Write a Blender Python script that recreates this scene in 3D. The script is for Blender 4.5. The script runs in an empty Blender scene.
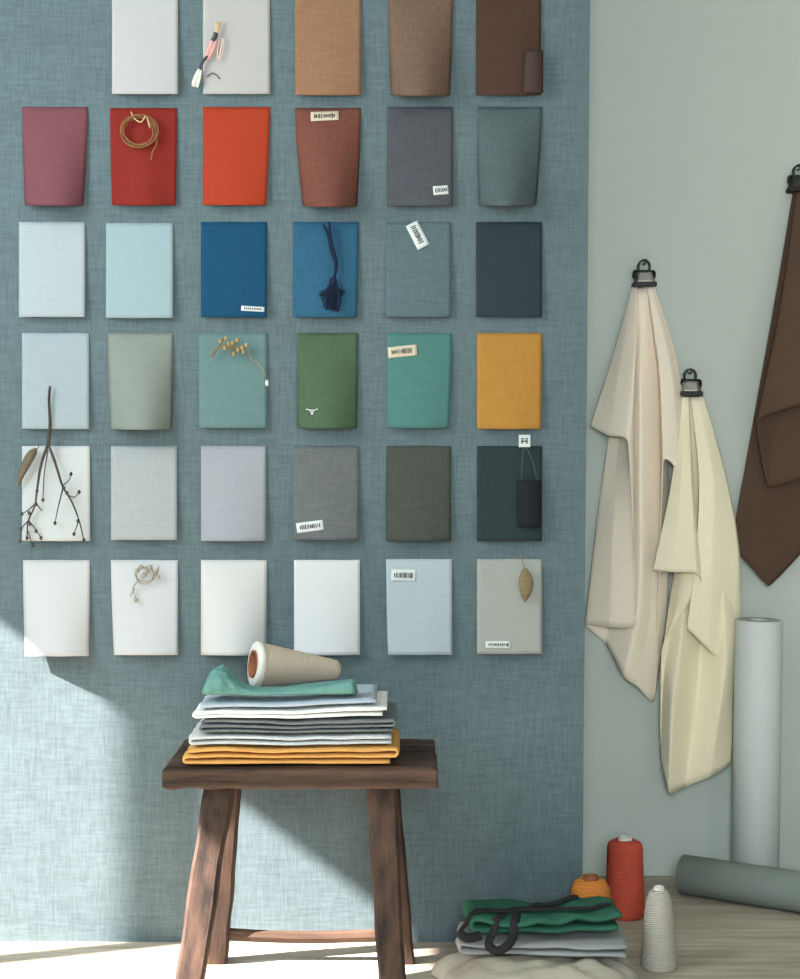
import bpy, bmesh, math, random
from mathutils import Vector, Matrix, noise
sc = bpy.context.scene
COL = sc.collection
PI = math.pi
R = random.Random(7)

# ------------------------------------------------------------------ camera model of the place (metres)
F = 1500.0            # focal length in pixels of the 800 x 979 frame
CH = 1.086            # camera height
HZ = 450.0            # horizon row
YW = 3.311            # papered wall
YR = 3.826            # grey rear wall
def P(px, py, y):     # a point of the place at depth y
    return Vector(((px - 400.0) * y / F, y, CH + (HZ - py) * y / F))

def lin(c):
    c = c / 255.0
    return c / 12.92 if c <= 0.04045 else ((c + 0.055) / 1.055) ** 2.4
def rgb(r, g, b, k=1.0):
    return tuple(min(0.92, lin(v) * k) for v in (r, g, b)) + (1.0,)

# ------------------------------------------------------------------ linking helpers
def obj(name, verts, faces, mat, parent=None, smooth=True, loc=None):
    me = bpy.data.meshes.new(name)
    me.from_pydata([tuple(v) for v in verts], [], faces)
    me.update()
    bm = bmesh.new(); bm.from_mesh(me)
    bmesh.ops.recalc_face_normals(bm, faces=bm.faces)
    bm.to_mesh(me); bm.free()
    if smooth:
        me.polygons.foreach_set('use_smooth', [True] * len(me.polygons))
    o = bpy.data.objects.new(name, me)
    COL.objects.link(o)
    if mat: me.materials.append(mat)
    if parent: o.parent = parent
    if loc is not None: o.location = loc
    return o
def tag(o, label, cat, group=None):
    o['label'] = label; o['category'] = cat
    if group: o['group'] = group
    return o
def thing(name, label, cat, loc, group=None):
    o = bpy.data.objects.new(name, None); COL.objects.link(o)
    o.location = loc; o.empty_display_size = 0.05
    return tag(o, label, cat, group)
def struct(o):
    o['kind'] = 'structure'; return o
def solid(o, t, off=0.0):
    m = o.modifiers.new('thickness', 'SOLIDIFY'); m.thickness = t; m.offset = off
    return o
def bevel(o, w, seg=2):
    m = o.modifiers.new('bevel', 'BEVEL'); m.width = w; m.segments = seg; m.limit_method = 'ANGLE'
    return o

# ------------------------------------------------------------------ mesh builders: return (verts, faces)
def join(*ms):
    V, Fc = [], []
    for v, f in ms:
        n = len(V); V += list(v); Fc += [tuple(i + n for i in q) for q in f]
    return V, Fc
def shift(m, d):
    d = Vector(d); return [Vector(v) + d for v in m[0]], m[1]
def xform(m, M):
    return [M @ Vector(v) for v in m[0]], m[1]
def grid(fn, nu, nv):
    V = [fn(i / nu, j / nv) for j in range(nv + 1) for i in range(nu + 1)]
    Fc = [(j*(nu+1)+i, j*(nu+1)+i+1, (j+1)*(nu+1)+i+1, (j+1)*(nu+1)+i) for j in range(nv) for i in range(nu)]
    return V, Fc
def box(x0, x1, y0, y1, z0, z1):
    V = [(x, y, z) for z in (z0, z1) for y in (y0, y1) for x in (x0, x1)]
    return V, [(0,1,3,2), (4,6,7,5), (0,4,5,1), (2,3,7,6), (0,2,6,4), (1,5,7,3)]
def rings_to_mesh(rings, cap=True):
    n = len(rings[0]); V = [p for r in rings for p in r]; Fc = []
    for k in range(len(rings) - 1):
        for i in range(n):
            j = (i + 1) % n
            Fc.append((k*n+i, k*n+j, (k+1)*n+j, (k+1)*n+i))
    if cap:
        Fc.append(tuple(range(n))[::-1]); Fc.append(tuple((len(rings)-1)*n + i for i in range(n)))
    return V, Fc
def lathe(profile, seg=40, cap=True):
    return rings_to_mesh([[Vector((r*math.cos(2*PI*i/seg), r*math.sin(2*PI*i/seg), z)) for i in range(seg)] for r, z in profile], cap)
def catmull(pts, n):
    pts = [Vector(p) for p in pts]
    if len(pts) == 2: return [pts[0].lerp(pts[1], i / n) for i in range(n + 1)]
    L = [0.0]
    for a, b in zip(pts, pts[1:]): L.append(L[-1] + max(1e-6, (b - a).length))
    out = []
    for i in range(n + 1):
        t = L[-1] * i / n; k = 0
        while k < len(pts) - 2 and t > L[k + 1]: k += 1
        u = (t - L[k]) / (L[k+1] - L[k])
        p1, p2 = pts[k], pts[k+1]
        d = L[k+1] - L[k]
        m1 = (p2 - p1) / d if k == 0 else (p2 - pts[k-1]) / (L[k+1] - L[k-1])
        m2 = (p2 - p1) / d if k == len(pts) - 2 else (pts[k+2] - p1) / (L[k+2] - L[k])
        u2, u3 = u*u, u*u*u
        out.append(p1*(2*u3-3*u2+1) + m1*d*(u3-2*u2+u) + p2*(-2*u3+3*u2) + m2*d*(u3-u2))
    return out
def tube(pts, r, seg=8, n=None, flat=None):
    """pts: list of vectors, r: radius or list/function of t; flat = (width factor, thickness factor)"""
    if n: pts = catmull(pts, n)
    pts = [Vector(p) for p in pts]; N = len(pts)
    rings = []; up = None
    for i in range(N):
        t = (pts[min(i+1, N-1)] - pts[max(i-1, 0)]).normalized()
        if up is None:
            up = t.orthogonal().normalized() if flat is None else (Vector((0, 0, 1)) - t * t.z).normalized()
        else:
            up = (up - t * up.dot(t)).normalized()
        sd = t.cross(up)
        rr = r(i / (N - 1)) if callable(r) else r
        a, b = (1, 1) if flat is None else flat
        rings.append([pts[i] + (sd * math.cos(2*PI*k/seg) * a + up * math.sin(2*PI*k/seg) * b) * rr for k in range(seg)])
    return rings_to_mesh(rings)
def ball(c, r, seg=10):
    c = Vector(c); r = (r, r, r) if not isinstance(r, tuple) else r
    prof = [(max(1e-4, math.sin(PI * k / seg)), -math.cos(PI * k / seg)) for k in range(seg + 1)]
    V, Fc = lathe(prof, seg)
    return [c + Vector((v.x * r[0], v.y * r[1], v.z * r[2])) for v in V], Fc
def nz(x, y=0.0, z=0.0): return noise.noise(Vector((x, y, z)))

# ------------------------------------------------------------------ materials
def newmat(name):
    m = bpy.data.materials.new(name); m.use_nodes = True
    return m, m.node_tree.nodes, m.node_tree.links, m.node_tree.nodes['Principled BSDF']
def plain(name, c, rough=0.6, metal=0.0, spec=0.3):
    m, N, L, b = newmat(name)
    b.inputs['Base Color'].default_value = c; b.inputs['Roughness'].default_value = rough
    b.inputs['Metallic'].default_value = metal; b.inputs['Specular IOR Level'].default_value = spec
    return m
def stretched(N, L, coord, sc3, detail=2.0, rough=0.5):
    mp = N.new('ShaderNodeMapping'); mp.inputs['Scale'].default_value = sc3
    L.new(coord, mp.inputs['Vector'])
    n = N.new('ShaderNodeTexNoise'); n.inputs['Scale'].default_value = 1.0
    n.inputs['Detail'].default_value = detail; n.inputs['Roughness'].default_value = rough
    L.new(mp.outputs['Vector'], n.inputs['Vector'])
    return n.outputs['Fac']
def math2(N, L, op, a, b):
    n = N.new('ShaderNodeMath'); n.operation = op
    for k, v in ((0, a), (1, b)):
        if isinstance(v, (int, float)): n.inputs[k].default_value = v
        else: L.new(v, n.inputs[k])
    return n.outputs[0]
def woven(name, c, contrast=0.12, thread=260.0, run=14.0, rough=0.85, bump=0.15, tint=None, stain=0.0, vert=1.0):
    """cloth or woven paper: threads run both ways across the object's X-Z plane (Y follows X)"""
    m, N, L, b = newmat(name)
    tc = N.new('ShaderNodeTexCoord').outputs['Object']
    a = stretched(N, L, tc, (run, run, thread), 2.0, 0.6)
    v = stretched(N, L, tc, (thread, thread, run), 2.0, 0.6)
    w = math2(N, L, 'MULTIPLY', v, vert)
    s = math2(N, L, 'DIVIDE', math2(N, L, 'ADD', a, w), 1.0 + vert)
    big = stretched(N, L, tc, (7, 7, 7), 2.0)
    s2 = math2(N, L, 'ADD', math2(N, L, 'MULTIPLY', s, 1.0 - stain), math2(N, L, 'MULTIPLY', big, stain))
    mr = N.new('ShaderNodeMapRange'); mr.inputs['From Min'].default_value = 0.33; mr.inputs['From Max'].default_value = 0.67
    L.new(s2, mr.inputs['Value'])
    mix = N.new('ShaderNodeMix'); mix.data_type = 'RGBA'
    lo = tuple(max(0.0, q * (1 - contrast)) for q in c[:3]) + (1,)
    hi = tuple(min(0.95, q * (1 + contrast)) for q in (tint or c)[:3]) + (1,)
    mix.inputs['A'].default_value = lo; mix.inputs['B'].default_value = hi
    L.new(mr.outputs['Result'], mix.inputs['Factor'])
    L.new(mix.outputs['Result'], b.inputs['Base Color'])
    b.inputs['Roughness'].default_value = rough; b.inputs['Specular IOR Level'].default_value = 0.15
    bp = N.new('ShaderNodeBump'); bp.inputs['Strength'].default_value = bump; bp.inputs['Distance'].default_value = 0.002
    L.new(s, bp.inputs['Height']); L.new(bp.outputs['Normal'], b.inputs['Normal'])
    return m
def wood(name, dark, light, scale, rough=0.75):
    m, N, L, b = newmat(name)
    tc = N.new('ShaderNodeTexCoord').outputs['Object']
    g = stretched(N, L, tc, scale, 6.0, 0.65)
    k = stretched(N, L, tc, tuple(s * 0.25 for s in scale), 3.0, 0.5)
    s = math2(N, L, 'ADD', math2(N, L, 'MULTIPLY', g, 0.65), math2(N, L, 'MULTIPLY', k, 0.35))
    cr = N.new('ShaderNodeValToRGB')
    cr.color_ramp.elements[0].position = 0.36; cr.color_ramp.elements[0].color = dark
    cr.color_ramp.elements[1].position = 0.66; cr.color_ramp.elements[1].color = light
    L.new(s, cr.inputs['Fac']); L.new(cr.outputs['Color'], b.inputs['Base Color'])
    b.inputs['Roughness'].default_value = rough; b.inputs['Specular IOR Level'].default_value = 0.25
    bp = N.new('ShaderNodeBump'); bp.inputs['Strength'].default_value = 0.5; bp.inputs['Distance'].default_value = 0.004
    L.new(g, bp.inputs['Height']); L.new(bp.outputs['Normal'], b.inputs['Normal'])
    return m
def yarn(name, c, turns=420.0, contrast=0.3):
    m, N, L, b = newmat(name)
    tc = N.new('ShaderNodeTexCoord').outputs['Object']
    mp = N.new('ShaderNodeMapping'); mp.inputs['Rotation'].default_value = (0.16, 0.1, 0); L.new(tc, mp.inputs['Vector'])
    w = N.new('ShaderNodeTexWave'); w.bands_direction = 'Z'; w.inputs['Scale'].default_value = turns / 6.0
    w.inputs['Distortion'].default_value = 2.0; w.inputs['Detail'].default_value = 2.0; w.inputs['Detail Scale'].default_value = 0.6
    L.new(mp.outputs['Vector'], w.inputs['Vector'])
    mix = N.new('ShaderNodeMix'); mix.data_type = 'RGBA'
    mix.inputs['A'].default_value = tuple(q * (1 - contrast) for q in c[:3]) + (1,)
    mix.inputs['B'].default_value = tuple(min(.95, q * (1 + contrast)) for q in c[:3]) + (1,)
    L.new(w.outputs['Fac'], mix.inputs['Factor']); L.new(mix.outputs['Result'], b.inputs['Base Color'])
    b.inputs['Roughness'].default_value = 0.9; b.inputs['Specular IOR Level'].default_value = 0.1
    bp = N.new('ShaderNodeBump'); bp.inputs['Strength'].default_value = 0.6; bp.inputs['Distance'].default_value = 0.003
    L.new(w.outputs['Fac'], bp.inputs['Height']); L.new(bp.outputs['Normal'], b.inputs['Normal'])
    return m

M_PAPER = woven('blue woven wallpaper', (0.087, 0.122, 0.134, 1), 0.21, 210, 24, 0.8, 0.35, stain=0.12)
M_GREY = woven('grey wall paint', (0.50, 0.545, 0.505, 1), 0.01, 60, 20, 0.9, 0.05)
M_WHITEWALL = plain('white plaster', (0.7, 0.7, 0.68, 1), 0.9)
M_FLOOR = wood('limed floor boards', (0.26, 0.225, 0.175, 1), (0.48, 0.425, 0.345, 1), (3.0, 38.0, 10.0), 0.7)
M_INK = plain('dark ink', (0.05, 0.05, 0.055, 1), 0.8)
M_TAG = plain('white label paper', (0.52, 0.55, 0.54, 1), 0.8)
M_TAGC = plain('cream label paper', (0.50, 0.43, 0.32, 1), 0.8)
M_CREAMINK = plain('pale thread', (0.62, 0.6, 0.55, 1), 0.8)
M_BLACK = plain('black enamel', (0.012, 0.012, 0.013, 1), 0.4)
M_STEEL = plain('dull steel', (0.42, 0.42, 0.40, 1), 0.35, 0.9)
M_DARKSTEEL = plain('dark wire', (0.06, 0.06, 0.06, 1), 0.4, 0.7)

# ------------------------------------------------------------------ setting
struct(obj('floor', *box(-2.1, 2.8, -0.6, YR + 0.1, -0.12, 0.0), M_FLOOR, smooth=False))
xt = 0.4194 + 0.0056; xb = 0.4018           # right edge of the papered wall, a touch wider at the top
V = [(-2.0, YW, 0), (xb, YW, 0), (xb, YR, 0), (-2.0, YR, 0), (-2.0, YW, 2.7), (xt, YW, 2.7), (xt, YR, 2.7), (-2.0, YR, 2.7)]
struct(obj('wall_back', V, [(0,1,2,3), (4,7,6,5), (0,4,5,1), (1,5,6,2), (2,6,7,3), (3,7,4,0)], M_PAPER, smooth=False))
struct(obj('wall_rear', *box(-2.0, 2.7, YR, YR + 0.1, 0, 2.7), M_GREY, smooth=False))
struct(obj('ceiling', *box(-2.1, 2.8, -0.6, YR + 0.1, 2.7, 2.8), M_WHITEWALL, smooth=False))
struct(obj('wall_right', *box(2.7, 2.8, -0.6, YR + 0.1, 0, 2.7), plain('grey green wall', (.16, .18, .17, 1), .9), smooth=False))  # unseen wall, toned dark so less light bounces back from the right
# the left wall with the window the sun comes through (outside the frame)
WX = -2.0
SX, SY, SZ = 1.0, 0.33, -0.757             # direction of travel of the sunlight
HEAD = 0.782 + (-0.883 - WX) * 0.757
Y1 = YW - 0.13; Y0 = 1.2; SILL = 0.62
wl = join(box(WX-0.1, WX, -0.6, Y0, 0, 2.7), box(WX-0.1, WX, Y1, YR+0.1, 0, 2.7),
          box(WX-0.1, WX, Y0, Y1, 0, SILL), box(WX-0.1, WX, Y0, Y1, HEAD, 2.7))
struct(obj('wall_left', *wl, M_WHITEWALL, smooth=False))
def sunback(X):    # y on the window plane of the ray that meets the papered wall at X
    return YW - (X - WX) * 0.33
ma, mb_ = sunback((235-400)/453), sunback((152-400)/453)
wf = join(box(WX-0.075, WX-0.045, ma, mb_, SILL, HEAD),
          box(WX-0.075, WX-0.045, Y0+0.62, Y0+0.68, SILL, HEAD), box(WX-0.075, WX-0.025, Y0, Y1, SILL-0.02, SILL+0.03))
struct(obj('window_1', *wf, M_WHITEWALL, smooth=False))

# ------------------------------------------------------------------ swatches on the papered wall
KC = {'11': (0.381, 0.352, 0.353), '12': (0.378, 0.362, 0.366), '13': (0.315, 0.343, 0.368), '14': (0.327, 0.319, 0.312), '15': (0.221, 0.25, 0.248), '21': (0.298, 0.398, 0.284), '22': (0.26, 0.381, 0.275), '23': (0.314, 0.295, 0.371), '24': (0.277, 0.326, 0.299), '25': (0.273, 0.318, 0.313), '26': (0.414, 0.388, 0.346), '31': (0.374, 0.378, 0.386), '32': (0.372, 0.367, 0.36), '33': (0.256, 0.443, 0.27), '34': (0.932, 0.502, 0.331), '35': (0.517, 0.443, 0.409), '36': (0.278, 0.297, 0.267), '41': (0.438, 0.416, 0.418), '42': (0.367, 0.326, 0.365), '43': (0.307, 0.27, 0.304), '44': (0.398, 0.299, 0.442), '45': (0.5, 0.343, 0.412), '46': (0.353, 0.365, 0.518), '51': (0.433, 0.429, 0.446), '52': (0.402, 0.404, 0.406), '53': (0.386, 0.403, 0.41), '54': (0.389, 0.448, 0.462), '55': (0.28, 0.355, 0.331), '56': (0.359, 0.314, 0.283), '61': (0.393, 0.383, 0.399), '62': (0.378, 0.379, 0.413), '63': (0.437, 0.417, 0.429), '64': (0.497, 0.475, 0.48), '65': (0.459, 0.447, 0.446), '66': (0.396, 0.394, 0.404)}
def mk_label(parent, cx, cz, w, h, ang, dx, mat=M_TAG, ink=M_INK, lines=1, seed=0, name='label', ylift=0.0022, border=False, surf=None):
    """a small woven or paper label lying on the swatch's own surface, with a line of small marks"""
    r = random.Random(seed); ca, sa = math.cos(ang), math.sin(ang)
    def at(u, v, lift):
        x, z = cx + u * ca - v * sa, cz + u * sa + v * ca
        return Vector((x, surf(x, z) - lift, z))
    lb = obj(name, *grid(lambda u, v: at((u-.5)*w, (v-.5)*h, ylift), 8, 4), mat, parent)
    solid(lb, 0.0008)
    lb['label'] = 'small %s label' % ('cream' if mat is M_TAGC else 'white')
    ms = []
    for k in range(lines):
        zc = (0.5 - (k + 0.5) / lines) * h * 0.8
        x = -w * 0.38
        while x < w * 0.36:
            a = r.uniform(0.0012, 0.0032); hh = r.uniform(0.28, 0.5) * h / lines
            ms.append(grid(lambda u, v, x=x, a=a, hh=hh: at(x + u*a, zc + (v-.5)*hh, ylift + 0.0008), 1, 1))
            x += a + r.uniform(0.0006, 0.0022)
    if ms:
        ik = obj('lettering', *join(*ms), ink, lb); solid(ik, 0.0004)
    return lb

def swatch(l, r_, t, b, col, label, bl=None, br=None, belly=0.012, lift=0.010, twist=0.0, contrast=0.1, skewx=0.0, name='fabric_swatch', vert=1.0, tint=None, key=None, wav=0.0):
    """l,r_ = left/right at the top edge, bl,br at the bottom edge (pixel columns on the wall), t,b rows"""
    bl = l if bl is None else bl; br = r_ if br is None else br
    ctr = P((l + r_) / 2, (t + b) / 2, YW)
    sd = R.uniform(0, 50)
    def surf_uv(u, v):          # v: 0 top .. 1 bottom
        s = 2*u - 1
        d = 0.0009 + .0026 * min(1, v * 8) + lift * v**1.6 + belly * (0.15 * min(1, v * 4) + 0.85 * v**1.3) * (1 - s*s) + twist * v * s
        d += wav * v * math.sin(u * 9 + sd)
        return max(d, 0.0009)
    def fn(u, v):
        d = surf_uv(u, v)
        lx = l + (bl - l) * v**1.5; rx = r_ + (br - r_) * v**1.5
        px = lx + (rx - lx) * u; py = t + (b - t) * v + 0.35 * nz(u * 3 + sd, v * 3)
        p = P(px, py + .5 * v**3 * (1 - (2*u - 1)**2) * belly / .04, YW - d)
        return p - ctr
    m = woven('swatch ' + label[:40], col, contrast, 330, 22, 0.8, 0.12, vert=vert, tint=tint)
    o = obj(name, *grid(fn, 18, 22), m, loc=ctr)
    solid(o, 0.0012)
    tag(o, label, 'fabric sample', 'fabric swatches pinned on the blue wall')
    wx = (r_ - l) * YW / F; hz = (b - t) * YW / F
    def surf(x, z):
        u = min(1, max(0, x / wx + 0.5)); v = min(1, max(0, 0.5 - z / hz))
        return (YW - surf_uv(u, v)) - ctr.y
    o_s = (o, surf, ctr)
    return o_s
#  (left, right, top, bottom, rgb target, label, extras)
ILL = 0.80
SW = {}
def sw(key, l, r_, t, b, c, label, **kw):
    k = KC.get(key, (1, 1, 1))
    col = tuple(min(0.9, lin(v) / ILL * kk) for v, kk in zip(c, k)) + (1,)
    SW[key] = swatch(l, r_, t, b, col, label, key=key, **kw)
# first row
sw('11', 112, 178, -6, 94, (226,232,232), 'plain white swatch at the top, left of the one with the tassel', lift=.012, belly=.006, contrast=.03)
sw('12', 203, 270, -6, 94, (222,222,219), 'off-white swatch at the top behind the pink and black tassel', lift=.006, belly=.004, contrast=.03)
sw('13', 295, 361, -6, 95, (196,142,106), 'light tan orange swatch in the top row', contrast=.14)
sw('14', 388, 453, -6, 95, (152,124,106), 'taupe brown swatch with a curled lower edge in the top row', bl=391, br=450, belly=.06, lift=.014, contrast=.2, vert=1.8)
sw('15', 476, 541, -6, 95, (122,84,70), 'dark chocolate brown swatch at the top right', contrast=.12)
# second row
sw('21', 22, 88, 107, 205, (165,88,114), 'mauve pink swatch at the left end of its row', bl=25, br=83, belly=.04, lift=.012)
sw('22', 110, 177, 108, 205, (192,50,48), 'crimson red swatch behind the coil of twine', bl=112, br=176, belly=.012, wav=.003)
sw('23', 203, 270, 107, 205, (222,84,44), 'bright orange red swatch right of the crimson one', br=266, belly=.012, contrast=.08)
sw('24', 295, 361, 108, 206, (166,96,84), 'terracotta swatch narrowing downwards with a beige label at its top', bl=303, br=357, belly=.06, lift=.014, vert=2.0, contrast=.16)
sw('25', 387, 453, 107, 206, (116,111,119), 'mauve grey swatch with a white label at its lower right', belly=.008, contrast=.16)
sw('26', 477, 542, 107, 205, (98,118,126), 'slate blue swatch with a curled lower edge right of the mauve grey one', bl=479, br=536, belly=.06, lift=.014, vert=2.0, contrast=.16)
# third row
sw('31', 19, 85, 222, 317, (208,219,223), 'very pale blue white swatch left of the light blue one', belly=.004, contrast=.04)
sw('32', 106, 173, 223, 318, (186,213,221), 'light sky blue swatch beside the royal blue one', belly=.004, twist=.003, contrast=.04)
sw('33', 201, 267, 222, 317, (34,84,152), 'royal blue swatch with a small white label at its lower right', belly=.004, contrast=.12)
sw('34', 293, 359, 222, 317, (36,100,156), 'bright blue swatch behind the dark hanging tassel', br=357, belly=.014, contrast=.16, vert=2)
sw('35', 386, 451, 222, 317, (96,125,136), 'grey blue swatch with a tilted white label near its top', belly=.004, contrast=.16)
sw('36', 476, 542, 222, 317, (70,82,96), 'dark slate swatch at the right end of its row', belly=.003, contrast=.1)
# fourth row
sw('41', 22, 89, 333, 429, (180,199,205), 'pale grey blue swatch behind the top of the twig', belly=.004, contrast=.06)
sw('42', 108, 173, 333, 429, (166,186,166), 'sage green swatch with a shiny curled lower edge', bl=110, br=172, belly=.06, lift=.012, contrast=.08)
sw('43', 199, 267, 333, 428, (138,186,176), 'mint green swatch behind the golden sprig', belly=.006, contrast=.08)
sw('44', 297, 358, 333, 428, (92,136,86), 'leaf green swatch with a tiny white mark at its lower left', br=357, belly=.035, lift=.01, contrast=.14, vert=1.6)
sw('45', 387, 452, 333, 428, (84,158,140), 'teal green swatch with a cream label near its top', bl=387, br=449, belly=.012, contrast=.1)
sw('46', 477, 542, 333, 429, (222,160,64), 'mustard yellow swatch at the right end of its row', br=541, belly=.008, contrast=.1)
# fifth row
sw('51', 22, 90, 446, 541, (222,228,224), 'white swatch behind the forked bare twig', belly=.006, contrast=.03)
sw('52', 111, 177, 446, 540, (194,201,203), 'light grey swatch right of the one with the twig', belly=.005, contrast=.08)
sw('53', 201, 266, 446, 541, (190,191,197), 'lavender grey swatch between the light grey and taupe ones', belly=.014, contrast=.06)
sw('54', 293, 359, 446, 540, (126,123,123), 'taupe grey swatch with a white label at its lower left', belly=.012, contrast=.18)
sw('55', 386, 451, 446, 541, (106,98,94), 'dark brown grey swatch without a label, left of the dark teal one', belly=.014, contrast=.18)
sw('56', 477, 542, 446, 541, (58,80,86), 'dark teal swatch behind the small black cloth piece', belly=.005, contrast=.14)
# sixth row
sw('61', 23, 90, 560, 656, (236,240,238), 'plain white swatch at the left end of the lowest row', br=89, bl=25, belly=.034, lift=.014, contrast=.02)
sw('62', 111, 178, 560, 655, (238,242,236), 'white swatch behind the small dried sprig', bl=114, belly=.014, lift=.01, contrast=.02)
sw('63', 201, 267, 560, 655, (238,243,238), 'plain white swatch with a curled edge just above the yarn cone', br=266, belly=.04, lift=.012, contrast=.02)
sw('64', 294, 360, 560, 655, (234,241,241), 'plain cool white swatch between the pale blue and the cone one', belly=.02, contrast=.02)
sw('65', 386, 452, 559, 655, (200,214,221), 'pale ice blue swatch with a white label near its top', bl=388, br=452, belly=.008, contrast=.05)
sw('66', 477, 542, 559, 654, (196,200,190), 'pale stone swatch behind the brown leaf, lowest at the right', belly=.006, contrast=.05)

def lab(key, x0, x1, y0, y1, ang=0.0, **kw):
    o, s, c = SW[key]
    p = P((x0+x1)/2, (y0+y1)/2, YW) - c
    k = YW / F
    return mk_label(o, p.x, p.z, (x1-x0)*k, (y1-y0)*k, ang, 0, surf=s, seed=int(key), **kw)
lab('24', 311, 339, 112, 122, 0.04, mat=M_TAGC)
lab('25', 433, 448, 187, 196, 0.1)
lab('33', 242, 265, 307, 312, -0.05)
lab('35', 404, 431, 229, 242, -1.1)
lab('45', 388, 417, 346, 357, 0.1, mat=M_TAGC)
lab('54', 297, 324, 521, 531, 0.13)
lab('65', 391, 416, 569, 581, -0.02)
lab('66', 485, 510, 640, 647, 0.0)
# tiny white mark on the leaf green swatch: a short bar with a point under it
o, s, c = SW['44']; p = P(313, 412, YW) - c
def mark_pt(u, v): return Vector((p.x + u, s(p.x + u, p.z + v) - 0.002, p.z + v))
mk = tube([mark_pt(-.013, .0055), mark_pt(0, .003), mark_pt(.013, .0055)], .0012, 6, 10)
mk2 = tube([mark_pt(-.004, .004), mark_pt(0, -.006), mark_pt(.004, .004)], .0014, 6, 10)
obj('white_mark', *join(mk, mk2), M_TAG, o)
# row of tiny dark stitches at the top of the mauve grey swatch
o, s, c = SW['25']
ms = []
for k, px in enumerate((401, 405, 408, 412, 416, 419)):
    q = P(px, 112.5 + (k % 2), YW) - c
    ms.append(tube([Vector((q.x-.003, s(q.x, q.z)-.0012, q.z)), Vector((q.x+.003, s(q.x, q.z)-.0012, q.z+.001))], .0009, 6))
obj('stitching', *join(*ms), M_INK, o)

# ------------------------------------------------------------------ keepsakes hung on the wall
def wp(px, py, d=0.02):         # a point d in front of the papered wall
    q = P(px, py, YW - d); return q
# coil of twine on the crimson swatch
pts = []
for k in range(150):
    a = k / 150 * 2 * PI * 5.2
    rr = 0.036 + 0.0035 * math.sin(a * 0.37) + 0.002 * math.sin(a * 2.1)
    pts.append(wp(139, 131, 0.021 + 0.004 * math.sin(a * .21 + 1) + .0018 * math.sin(a * 1.3)) + Vector((rr * math.cos(a) + .003 * math.sin(a * .13), 0, rr * 0.94 * math.sin(a))))
M_TWINE = yarn('hemp twine', rgb(142, 100, 66), 900, .3)
c0 = wp(139, 131, 0.02)
t = thing('twine_coil', 'coil of brown hemp twine hung on the crimson swatch', 'twine', c0)
obj('coil', *shift(tube(pts, 0.0019, 6), -c0), M_TWINE, t)
obj('tie', *shift(tube([wp(131, 112, .014), wp(135, 119, .026), wp(141, 122, .03), wp(146, 116, .026), wp(150, 128, .026)], .0016, 6, 24), -c0), plain('pale twine', rgb(190, 160, 125), .9), t)
obj('loose_end', *shift(tube([wp(157, 138, .022), wp(156, 146, .026), wp(153, 151, .024), wp(151, 160, .022)], .0015, 6, 16), -c0), M_TWINE, t)

# pink and black tassel
c0 = wp(208, 55, .02)
t = thing('tassel', 'pink, black and cream thread tassel pinned over the off-white swatch', 'tassel', c0)
def strands(a, b, n, spread0, spread1, r, seed, bulge=0.0):
    rr = random.Random(seed); out = []
    a, b = Vector(a), Vector(b); d = (b - a).normalized(); s1 = d.cross(Vector((0, 1, 0))).normalized(); s2 = Vector((0, 1, 0))
    for k in range(n):
        an = rr.uniform(0, 2*PI); q = math.sqrt(rr.random())
        o0 = (s1 * math.cos(an) + s2 * math.sin(an) * .6) * q
        mid = a.lerp(b, .5) + o0 * ((spread0 + spread1) / 2 + bulge)
        out.append(tube([a + o0 * spread0, mid, b + o0 * spread1 + d * rr.uniform(-.003, .003)], r, 5, 6))
    return join(*out)
obj('tuft', *shift(strands(wp(219, 22), wp(215, 36), 14, .006, .003, .0011, 1), -c0), plain('straw thread', rgb(205, 180, 140), .9), t)
obj('binding', *shift(tube([wp(216, 33), wp(215, 37), wp(212.5, 41)], .0052, 10, 8), -c0), M_INK, t)
obj('skein', *shift(strands(wp(214, 40), wp(207, 58), 26, .006, .0055, .0011, 2, .002), -c0), plain('pink thread', rgb(222, 160, 150), .9), t)
obj('loose_thread', *shift(strands(wp(222, 38), wp(218, 60), 5, .004, .004, .0008, 3, .004), -c0), plain('pale pink thread', rgb(228, 190, 182), .9), t)
obj('cord', *shift(tube([wp(208, 56), wp(203, 61), wp(200, 70)], .0036, 8, 8), -c0), M_INK, t)
obj('loop', *shift(tube([wp(207, 77, .013), wp(212, 73, .014), wp(216, 75, .014), wp(220, 79, .013)], .0012, 6, 12), -c0), M_INK, t)
obj('skirt', *shift(strands(wp(200, 69), wp(195, 86), 30, .0035, .0085, .0011, 4, .002), -c0), plain('cream thread', rgb(228, 214, 200), .9), t)

# dark brown leather strip on the chocolate swatch
c0 = wp(534, 71, .02)
lt = obj('leather_strip', *grid(lambda u, v: wp(525 + 18*u - 2*v*(1-u), 50 + 43*v, .022 + .006*math.sin(u*3.1) + .006*v) - c0, 8, 12), plain('dark leather', rgb(52, 36, 30), .6), loc=c0)
solid(lt, .002); tag(lt, 'dark brown leather strip hung over the chocolate brown swatch', 'leather strip')

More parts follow.
